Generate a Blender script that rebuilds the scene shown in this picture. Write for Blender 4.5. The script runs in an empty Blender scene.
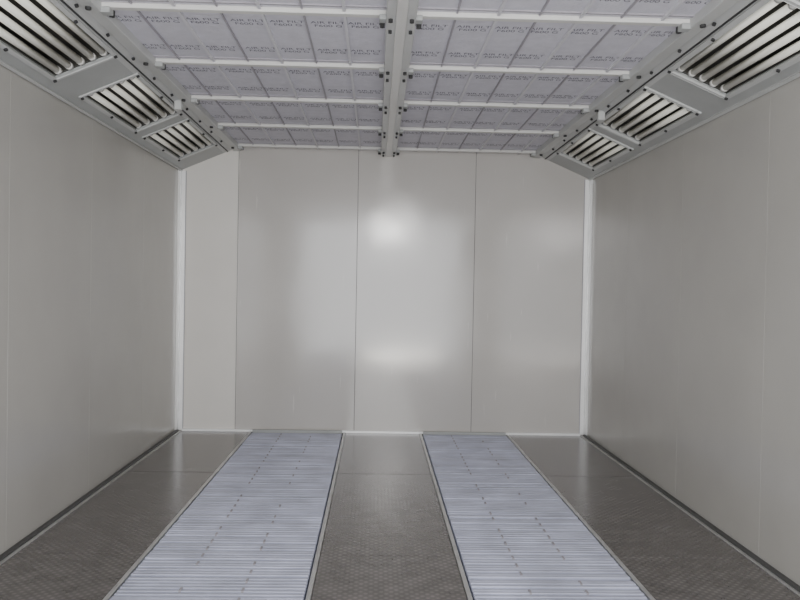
import bpy, bmesh, math, random
from mathutils import Matrix, Vector
random.seed(3)
S = bpy.context.scene
XL, XR, XC = -1.88, 2.05, 0.085
YF, YB = -0.25, 7.5
ZC, ZW = 2.70, 2.48

# ---------------- materials ----------------
def mat(name, col, rough=0.5, metal=0.0, var=0.0, vscale=3.0, bump=0.0, bscale=20.0, stretch=(1,1,1), rvar=0.0, spec=0.5, scratch=False):
    m = bpy.data.materials.new(name); m.use_nodes = True
    nt = m.node_tree; b = nt.nodes['Principled BSDF']
    b.inputs['Base Color'].default_value = (*col, 1)
    b.inputs['Roughness'].default_value = rough
    b.inputs['Metallic'].default_value = metal
    b.inputs['Specular IOR Level'].default_value = spec
    tc = nt.nodes.new('ShaderNodeTexCoord'); mp = nt.nodes.new('ShaderNodeMapping')
    mp.inputs['Scale'].default_value = stretch
    nt.links.new(tc.outputs['Object'], mp.inputs['Vector'])
    n = nt.nodes.new('ShaderNodeTexNoise'); n.inputs['Scale'].default_value = vscale; n.inputs['Detail'].default_value = 6
    nt.links.new(mp.outputs[0], n.inputs['Vector'])
    cr = nt.nodes.new('ShaderNodeMapRange')
    cr.inputs['From Min'].default_value = 0.3; cr.inputs['From Max'].default_value = 0.7
    cr.inputs['To Min'].default_value = 1-var; cr.inputs['To Max'].default_value = 1+var
    nt.links.new(n.outputs['Fac'], cr.inputs['Value'])
    mx = nt.nodes.new('ShaderNodeVectorMath'); mx.operation = 'SCALE'
    mx.inputs[0].default_value = col
    nt.links.new(cr.outputs[0], mx.inputs['Scale'])
    last = mx.outputs[0]
    if scratch:
        # sparse pale scuffs: stretched noise, thresholded
        m2 = nt.nodes.new('ShaderNodeMapping'); m2.inputs['Scale'].default_value=(30,30,2.4); m2.inputs['Rotation'].default_value=(0.0,0.22,0)
        nt.links.new(tc.outputs['Object'], m2.inputs['Vector'])
        n3 = nt.nodes.new('ShaderNodeTexNoise'); n3.inputs['Scale'].default_value=1.0; n3.inputs['Detail'].default_value=3
        nt.links.new(m2.outputs[0], n3.inputs['Vector'])
        r3 = nt.nodes.new('ShaderNodeMapRange'); r3.inputs['From Min'].default_value=0.68; r3.inputs['From Max'].default_value=0.74
        r3.inputs['To Min'].default_value=0; r3.inputs['To Max'].default_value=0.5
        nt.links.new(n3.outputs['Fac'], r3.inputs['Value'])
        mm = nt.nodes.new('ShaderNodeMix'); mm.data_type='RGBA'
        nt.links.new(r3.outputs[0], mm.inputs[0]); nt.links.new(last, mm.inputs[6]); mm.inputs[7].default_value=(0.75,0.73,0.69,1)
        last = mm.outputs[2]
    nt.links.new(last, b.inputs['Base Color'])
    if rvar:
        r2 = nt.nodes.new('ShaderNodeMapRange')
        r2.inputs['From Min'].default_value = 0.3; r2.inputs['From Max'].default_value = 0.7
        r2.inputs['To Min'].default_value = rough-rvar; r2.inputs['To Max'].default_value = rough+rvar
        nt.links.new(n.outputs['Fac'], r2.inputs['Value']); nt.links.new(r2.outputs[0], b.inputs['Roughness'])
    if bump:
        n2 = nt.nodes.new('ShaderNodeTexNoise'); n2.inputs['Scale'].default_value = bscale; n2.inputs['Detail'].default_value = 1
        nt.links.new(mp.outputs[0], n2.inputs['Vector'])
        bp = nt.nodes.new('ShaderNodeBump'); bp.inputs['Strength'].default_value = 1.0; bp.inputs['Distance'].default_value = bump
        nt.links.new(n2.outputs['Fac'], bp.inputs['Height']); nt.links.new(bp.outputs[0], b.inputs['Normal'])
    return m

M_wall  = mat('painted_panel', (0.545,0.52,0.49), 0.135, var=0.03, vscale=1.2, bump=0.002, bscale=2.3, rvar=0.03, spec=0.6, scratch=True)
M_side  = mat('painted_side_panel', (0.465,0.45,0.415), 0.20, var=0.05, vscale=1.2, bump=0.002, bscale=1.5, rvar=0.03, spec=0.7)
M_pale  = mat('pale_panel', (0.78,0.75,0.70), 0.35, var=0.02, bump=0.002, bscale=2)
M_alu   = mat('aluminium_trim', (0.97,0.97,0.96), 0.25, metal=0.1, var=0.02, vscale=8)
M_rail  = mat('floor_rail', (0.62,0.62,0.61), 0.35, metal=0.6, var=0.12, vscale=8)
M_black = mat('black_gasket', (0.03,0.03,0.03), 0.6)
M_gask  = mat('floor_gasket', (0.07,0.07,0.068), 0.5)
M_greyp = mat('grey_painted_steel', (0.54,0.545,0.53), 0.40, var=0.05, vscale=4)
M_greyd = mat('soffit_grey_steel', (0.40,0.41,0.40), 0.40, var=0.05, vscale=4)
M_white = mat('white_profile', (0.68,0.67,0.64), 0.4, var=0.03)
M_rib   = mat('filter_light_rib', (0.70,0.69,0.72), 0.6, var=0.03)
M_fabric= mat('filter_fabric', (0.67,0.655,0.71), 0.95, var=0.05, vscale=14, bump=0.003, bscale=60)
M_print = mat('filter_print', (0.16,0.155,0.19), 0.9)
M_seam  = mat('filter_rib', (0.38,0.36,0.39), 0.6)
M_hous  = mat('fixture_reflector', (0.045,0.042,0.035), 0.4)
M_tube  = mat('tube_glass', (0.95,0.93,0.83), 0.25)
M_slat  = mat('galvanised_slat', (0.58,0.60,0.73), 0.36, metal=0.3, var=0.16, vscale=4, rvar=0.08)
M_ffilt = mat('floor_filter', (0.28,0.30,0.38), 0.95, var=0.1, vscale=6)
M_conc  = mat('concrete', (0.10,0.10,0.095), 0.8, var=0.2)

# tread plate: fine dimple grid modulating colour
M_plate = mat('tread_plate', (0.165,0.152,0.145), 0.22, metal=0.3, var=0.22, vscale=9, spec=0.9)
nt = M_plate.node_tree; b = nt.nodes['Principled BSDF']
tc = nt.nodes.new('ShaderNodeTexCoord'); mp = nt.nodes.new('ShaderNodeMapping')
mp.inputs['Rotation'].default_value = (0,0,math.radians(45)); mp.inputs['Scale'].default_value=(30,30,0)
ch = nt.nodes.new('ShaderNodeTexVoronoi'); ch.inputs['Scale'].default_value = 1; ch.inputs['Randomness'].default_value = 0.0
nt.links.new(tc.outputs['Object'], mp.inputs[0]); nt.links.new(mp.outputs[0], ch.inputs['Vector'])
mr = nt.nodes.new('ShaderNodeMapRange'); mr.inputs['From Min'].default_value=0.15; mr.inputs['From Max'].default_value=0.4
mr.inputs['To Min'].default_value=1.3; mr.inputs['To Max'].default_value=0.88
nt.links.new(ch.outputs['Distance'], mr.inputs['Value'])
old = b.inputs['Base Color'].links[0].from_socket
sc = nt.nodes.new('ShaderNodeVectorMath'); sc.operation='SCALE'
nt.links.new(old, sc.inputs[0]); nt.links.new(mr.outputs[0], sc.inputs['Scale']); nt.links.new(sc.outputs[0], b.inputs['Base Color'])

# ---------------- mesh builder ----------------
class MB:
    def __init__(s, name, parent=None):
        s.name=name; s.bm=bmesh.new(); s.mats=[]; s.parent=parent
    def mi(s,m):
        if m not in s.mats: s.mats.append(m)
        return s.mats.index(m)
    def box(s, lo, hi, m, mx=Matrix.Identity(4), bevel=0):
        r = bmesh.ops.create_cube(s.bm, size=1)
        vs = r['verts']
        c = [(a+b)/2 for a,b in zip(lo,hi)]; d=[b-a for a,b in zip(lo,hi)]
        for v in vs: v.co = mx @ Vector((c[0]+v.co.x*d[0], c[1]+v.co.y*d[1], c[2]+v.co.z*d[2]))
        i=s.mi(m)
        for f in {f for v in vs for f in v.link_faces}: f.material_index=i
        if bevel:
            es = {e for v in vs for e in v.link_edges}
            bmesh.ops.bevel(s.bm, geom=list(es), offset=bevel, segments=1, affect='EDGES', profile=0.5, material=i)
    def cyl(s, p, axis, r, L, m, mx=Matrix.Identity(4), seg=12, smooth=True):
        rot = {'x':Matrix.Rotation(math.pi/2,4,'Y'),'y':Matrix.Rotation(math.pi/2,4,'X'),'z':Matrix.Identity(4)}[axis]
        rr = bmesh.ops.create_cone(s.bm, cap_ends=True, segments=seg, radius1=r, radius2=r, depth=L, matrix=mx@Matrix.Translation(p)@rot)
        i=s.mi(m)
        for f in {f for v in rr['verts'] for f in v.link_faces}:
            f.material_index=i
            if smooth and len(f.verts)==4: f.smooth=True
    def done(s):
        bmesh.ops.recalc_face_normals(s.bm, faces=s.bm.faces)
        me=bpy.data.meshes.new(s.name); s.bm.to_mesh(me); s.bm.free()
        for m in s.mats: me.materials.append(m)
        o=bpy.data.objects.new(s.name, me); S.collection.objects.link(o)
        if s.parent: o.parent=s.parent
        return o

# ---------------- walls ----------------
w = MB('wall_back')
w.box((XL,YB+0.004,-0.1),(XR,YB+0.06,2.78),M_black)
g=0.0018
edges=[XL,-1.33,-0.19,0.94,XR]
for i in range(4):
    m = M_pale if i==0 else M_wall
    w.box((edges[i]+g,YB,0.0),(edges[i+1]-g,YB+0.03,2.76),m,bevel=0.001)
w.done()
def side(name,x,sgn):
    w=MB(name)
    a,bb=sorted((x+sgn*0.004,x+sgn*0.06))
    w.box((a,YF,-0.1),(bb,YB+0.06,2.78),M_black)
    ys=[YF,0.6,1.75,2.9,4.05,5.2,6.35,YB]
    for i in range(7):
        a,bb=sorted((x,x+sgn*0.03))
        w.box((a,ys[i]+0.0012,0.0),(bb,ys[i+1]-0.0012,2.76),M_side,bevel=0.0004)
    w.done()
side('wall_left',XL,-1); side('wall_right',XR,1)
w=MB('wall_front')
w.box((XL-0.06,YF-0.06,-0.1),(XL+0.4,YF,2.78),M_side)
w.box((XR-0.4,YF-0.06,-0.1),(XR+0.06,YF,2.78),M_side)
w.done()

# trims
def angle(name,x,s):
    w=MB(name)
    a,b_=sorted((x,x+s*0.05)); w.box((a,YB-0.004,0.01),(b_,YB,ZW+0.0),M_alu,bevel=0.001)
    a,b_=sorted((x,x+s*0.004)); w.box((a,YB-0.09,0.01),(b_,YB-0.004,ZW),M_alu,bevel=0.001)
    a,b_=sorted((x+s*0.004,x+s*0.014)); w.box((a,YB-0.014,0.01),(b_,YB-0.004,ZW),M_rail)
    a,b_=sorted((x+s*0.05,x+s*0.058)); w.box((a,YB-0.003,0.01),(b_,YB,ZW),M_seam)  # dark strip put in as the shadow line beside the trim
    w.done()
angle('trim_1',XL,1); angle('trim_2',XR,-1)
for name,x,s in (('baseboard_left',XL,1),('baseboard_right',XR,-1)):
    w=MB(name)
    a,b_=sorted((x,x+s*0.03)); w.box((a,YF,0.0),(b_,YB-0.05,0.018),M_gask,bevel=0.003)
    a,b_=sorted((x+s*0.03,x+s*0.05)); w.box((a,YF,0.0),(b_,YB-0.05,0.006),M_rail,bevel=0.001)
    w.done()
w=MB('baseboard_back')
w.box((XL+0.05,YB-0.03,0.0),(XR-0.05,YB,0.022),M_alu,bevel=0.002)
w.done()

# ---------------- floor ----------------
f=MB('floor')
f.box((XL-0.06,YF-0.06,-0.16),(XR+0.06,YB+0.06,-0.11),M_conc)
f.done()
G=[-1.165,-0.29,0.46,1.28]
def plates(x0,x1,ys):
    p=MB('floor_tread_plate')
    for a,b_ in zip(ys[:-1],ys[1:]):
        p.box((x0,a+0.004,-0.11),(x1,b_-0.004,0.0),M_plate,bevel=0.002)
    return p.done()
ys=[YF,0.9,2.45,4.07,5.85,YB-0.01]
plates(XL+0.002,G[0]-0.022,ys); plates(G[1]+0.022,G[2]-0.022,ys); plates(G[2+1]+0.022,XR-0.002,ys)
n=1
for gx in G:
    t=MB('trim_%d'%(n+2)); n+=1
    if gx in (G[0],G[2]): t.box((gx-0.020,YF,-0.11),(gx+0.002,YB-0.05,0.006),M_rail,bevel=0.002)
    else: t.box((gx-0.002,YF,-0.11),(gx+0.020,YB-0.05,0.006),M_rail,bevel=0.002)
    t.done()
def grating(x0,x1):
    p=MB('floor_grating')
    x0+=0.012; x1-=0.012
    p.box((x0,YF,-0.10),(x1,YB-0.04,-0.06),M_ffilt)
    y=YF+0.03; k=0
    pitch=0.038
    while y<YB-0.07:
        dz=random.uniform(-0.003,0.003)
        p.box((x0,y-0.012,-0.02+dz),(x1,y+0.012,0.008+dz),M_slat,bevel=0.003)
        y+=pitch; k+=1
        if k%26==0:
            y+=0.008
    for i in range(4):
        xx=x0+0.04+(x1-x0-0.08)*i/3
        p.box((xx-0.003,YF,-0.06),(xx+0.003,YB-0.05,-0.015),M_slat)
    # steel clips holding the slats
    for i in (1,2):
        xx=x0+(x1-x0)*i/3
        yy=YF+0.05
        while yy<YB-0.1:
            if random.random()<0.6:
                p.box((xx-0.005,yy-0.012,0.004),(xx+0.005,yy+0.030,0.0125),M_seam)
            yy+=pitch*3
    p.box((x0,YB-0.07,-0.03),(x1,YB-0.045,0.03),M_greyd,bevel=0.002)
    p.done()
grating(G[0],G[1]); grating(G[2],G[3])

# ---------------- ceiling ----------------
XIL, XIR = -1.37, 1.54
c=MB('ceiling')
c.box((XL-0.06,YF-0.06,2.78),(XR+0.06,YB+0.06,2.82),M_greyp)
c.done()
BAR=[0.0,0.93,1.86,2.8,3.74,4.64,5.52,6.43,7.36]
halves=[(XIL,XC+0.01-0.07),(XC+0.01+0.07,XIR)]
for x0,x1 in halves:
    p=MB('ceiling_filter_panel')
    p.box((x0,YF,2.722),(x1,YB,2.74),M_fabric)
    for y in BAR:
        p.box((x0,y-0.022,2.697),(x1,y+0.022,2.722),M_white,bevel=0.003)
    N=7
    for i in range(1,N):
        xx=x0+(x1-x0)*i/N
        if i%2==0: p.box((xx-0.007,YF,2.706),(xx+0.007,YB,2.722),M_rib)
        else: p.box((xx-0.004,YF,2.712),(xx+0.004,YB,2.722),M_seam)
    for a,b_ in zip(BAR[:-1],BAR[1:]):
        p.box((x0,b_-0.07,2.716),(x1,b_-0.055,2.722),M_seam)
        p.box((x0,a+0.04,2.716),(x1,a+0.05,2.722),M_seam)
    o=p.done()
    # printed labelling on the fabric
    j=0
    for a,b_ in zip(BAR[3:-1],BAR[4:]):
        for k in range(N):
            cx=x0+(x1-x0)*(k+0.5)/N + random.uniform(-0.02,0.02)
            for q in (0.22,0.72):
                cu=bpy.data.curves.new('filter_print','FONT'); cu.body='AIR FILT\nF600 G'
                cu.size=0.048; cu.align_x='CENTER'
                cu.materials.append(M_print)
                t=bpy.data.objects.new('filter_print_%d'%j,cu); j+=1
                S.collection.objects.link(t); t.parent=o
                t.location=(cx,a+(b_-a)*q,2.7212); t.rotation_euler=(math.pi,0,0)
b0=XC+0.01
bm_=MB('ceiling_centre_beam')
bm_.box((b0-0.07,YF,2.665),(b0+0.07,YB-0.002,2.74),M_greyp,bevel=0.003)
bm_.box((b0-0.025,YF,2.655),(b0+0.025,YB-0.002,2.665),M_white,bevel=0.002)
for y in BAR:
    for sx in (-1,1):
        bm_.box((b0+sx*0.085-0.018,y-0.03,2.675),(b0+sx*0.085+0.018,y+0.03,2.70),M_greyd,bevel=0.003)
        bm_.cyl((b0+sx*0.088,y+0.045,2.675),'z',0.014,0.03,M_black,seg=6,smooth=False)
        bm_.cyl((b0+sx*0.05,y-0.06,2.660),'z',0.012,0.02,M_black,seg=6,smooth=False)
        bm_.cyl((b0+sx*0.05,y+0.1,2.660),'z',0.010,0.02,M_black,seg=6,smooth=False)
bm_.done()

# ---------------- lighting soffits ----------------
FX=[(0.15,1.2),(1.7,2.75),(3.22,4.36),(4.76,5.80),(6.02,7.06)]
for sx,xw,xi in ((1,XL,XIL),(-1,XR,XIR)):
    dx=abs(xi-xw); L=math.hypot(dx,ZC-ZW); a=dx/L; bz=(ZC-ZW)/L
    MX=Matrix(((sx*a,0,-sx*bz,xw),(0,1,0,0),(bz,0,a,ZW),(0,0,0,1)))
    u0,u1=L*0.20,L*0.80
    p=MB('lighting_soffit')
    p.box((0.006,YF,0),(u0,YB-0.006,0.012),M_greyd,MX)
    p.box((u1,YF,0),(L,YB-0.006,0.012),M_greyp,MX)
    prev=YF
    for s,e in FX:
        p.box((u0,prev,0),(u1,s,0.012),M_greyd,MX); prev=e
    p.box((u0,prev,0),(u1,YB-0.006,0.012),M_greyd,MX)
    # raised longitudinal lip; black strip stands in for the edge shadow line
    p.box((0.004,YF,-0.012),(0.022,YB-0.006,0.0),M_greyp,MX,bevel=0.002)
    p.box((L-0.075,YF,-0.008),(L-0.068,YB-0.006,0.0),M_black,MX)
    # flat edge beam against ceiling
    lo,hi=sorted((xi-sx*0.01,xi+sx*0.06))
    p.box((lo,YF,2.675),(hi,YB-0.003,2.735),M_greyp,bevel=0.003)
    for y in BAR:
        l2,h2=sorted((xi+sx*0.05,xi+sx*0.10))
        p.box((l2,y-0.028,2.672),(h2,y+0.028,2.70),M_greyd,bevel=0.003)
        p.cyl((xi+sx*0.085,y+0.05,2.69),'z',0.014,0.03,M_black,seg=6,smooth=False)
        p.cyl((xi+sx*0.02,y-0.08,2.672),'z',0.014,0.02,M_black,seg=6,smooth=False)
    l2,h2=sorted((xi-sx*0.06,xi-sx*0.01))
    p.box((l2,5.50,2.62),(h2,5.54,2.70),M_greyp,bevel=0.004)
    y=0.3
    while y<7.4:
        p.cyl((L*0.93,y,-0.006),'z',0.009,0.014,M_black,MX,seg=8,smooth=False); y+=0.42
    p.done()
    for s,e in FX:
        q=MB('fluorescent_light_fixture')
        # housing
        d=0.10
        q.box((u0,s,d),(u1,e,d+0.008),M_hous,MX)
        q.box((u0,s,0.013),(u0+0.006,e,d),M_hous,MX)
        q.box((u1-0.006,s,0.013),(u1,e,d),M_hous,MX)
        q.box((u0,s,0.013),(u1,s+0.02,d),M_hous,MX)
        q.box((u0,e-0.02,0.013),(u1,e,d),M_hous,MX)
        # frame
        r=0.024
        q.box((u0-r,s-r,-0.010),(u0,e+r,-0.0005),M_greyp,MX,bevel=0.002)
        q.box((u1,s-r,-0.010),(u1+r,e+r,-0.0005),M_greyp,MX,bevel=0.002)
        q.box((u0,s-r,-0.010),(u1,s,-0.0005),M_greyp,MX,bevel=0.002)
        q.box((u0,e,-0.010),(u1,e+r,-0.0005),M_greyp,MX,bevel=0.002)
        nT=5
        for i in range(nT):
            u=u0+(u1-u0)*(i+0.5)/nT
            q.cyl((u,(s+e)/2,0.020),'y',0.0195,e-s-0.06,M_tube,MX,seg=16)
            q.cyl((u,s+0.04,0.020),'y',0.021,0.03,M_white,MX,seg=16)
            q.cyl((u,e-0.04,0.020),'y',0.021,0.03,M_white,MX,seg=16)
        for uu in (u0-r/2,u1+r/2):
            for yy in (s,(s+e)/2,e):
                q.cyl((uu,yy,-0.014),'z',0.010,0.012,M_black,MX,seg=6,smooth=False)
        q.done()

# ---------------- lights ----------------
def area(name,loc,rot,sx,sy,e,col,shape='RECTANGLE'):
    l=bpy.data.lights.new(name,'AREA'); l.shape=shape; l.size=sx; l.size_y=sy; l.energy=e; l.color=col
    o=bpy.data.objects.new(name,l); S.collection.objects.link(o); o.location=loc; o.rotation_euler=rot
    return o
area('doorway_daylight',(0.15,-0.95,1.45),(math.radians(90),0,0),3.5,2.8,212,(0.97,0.98,1.0))
area('added_highlight_high',(0.28,-0.85,2.62),(math.radians(88),0,0),0.65,0.42,52,(1.0,0.98,0.95),'ELLIPSE')  # added light, no real lamp: makes the upper highlight on the back wall
area('added_highlight_low',(0.55,-0.85,-0.02),(math.radians(92),0,0),1.6,0.22,46,(1.0,0.95,0.86),'ELLIPSE')  # added light in place of bright ground, for the back wall's lower highlight
wd=bpy.data.worlds.new('world'); S.world=wd; wd.use_nodes=True
wd.node_tree.nodes['Background'].inputs[0].default_value=(0.8,0.88,1.0,1)
wd.node_tree.nodes['Background'].inputs[1].default_value=1.0

# ---------------- camera ----------------
cd=bpy.data.cameras.new('camera'); cd.lens=35.1; cd.sensor_width=36; cd.clip_start=0.02
co=bpy.data.objects.new('camera',cd); S.collection.objects.link(co)
R=Matrix.Rotation(math.radians(-1.76),4,'Z')@Matrix.Rotation(math.radians(90-0.95),4,'X')@Matrix.Rotation(math.radians(1.05),4,'Z')
co.matrix_world=Matrix.Translation((0,0,1.41))@R
S.camera=co
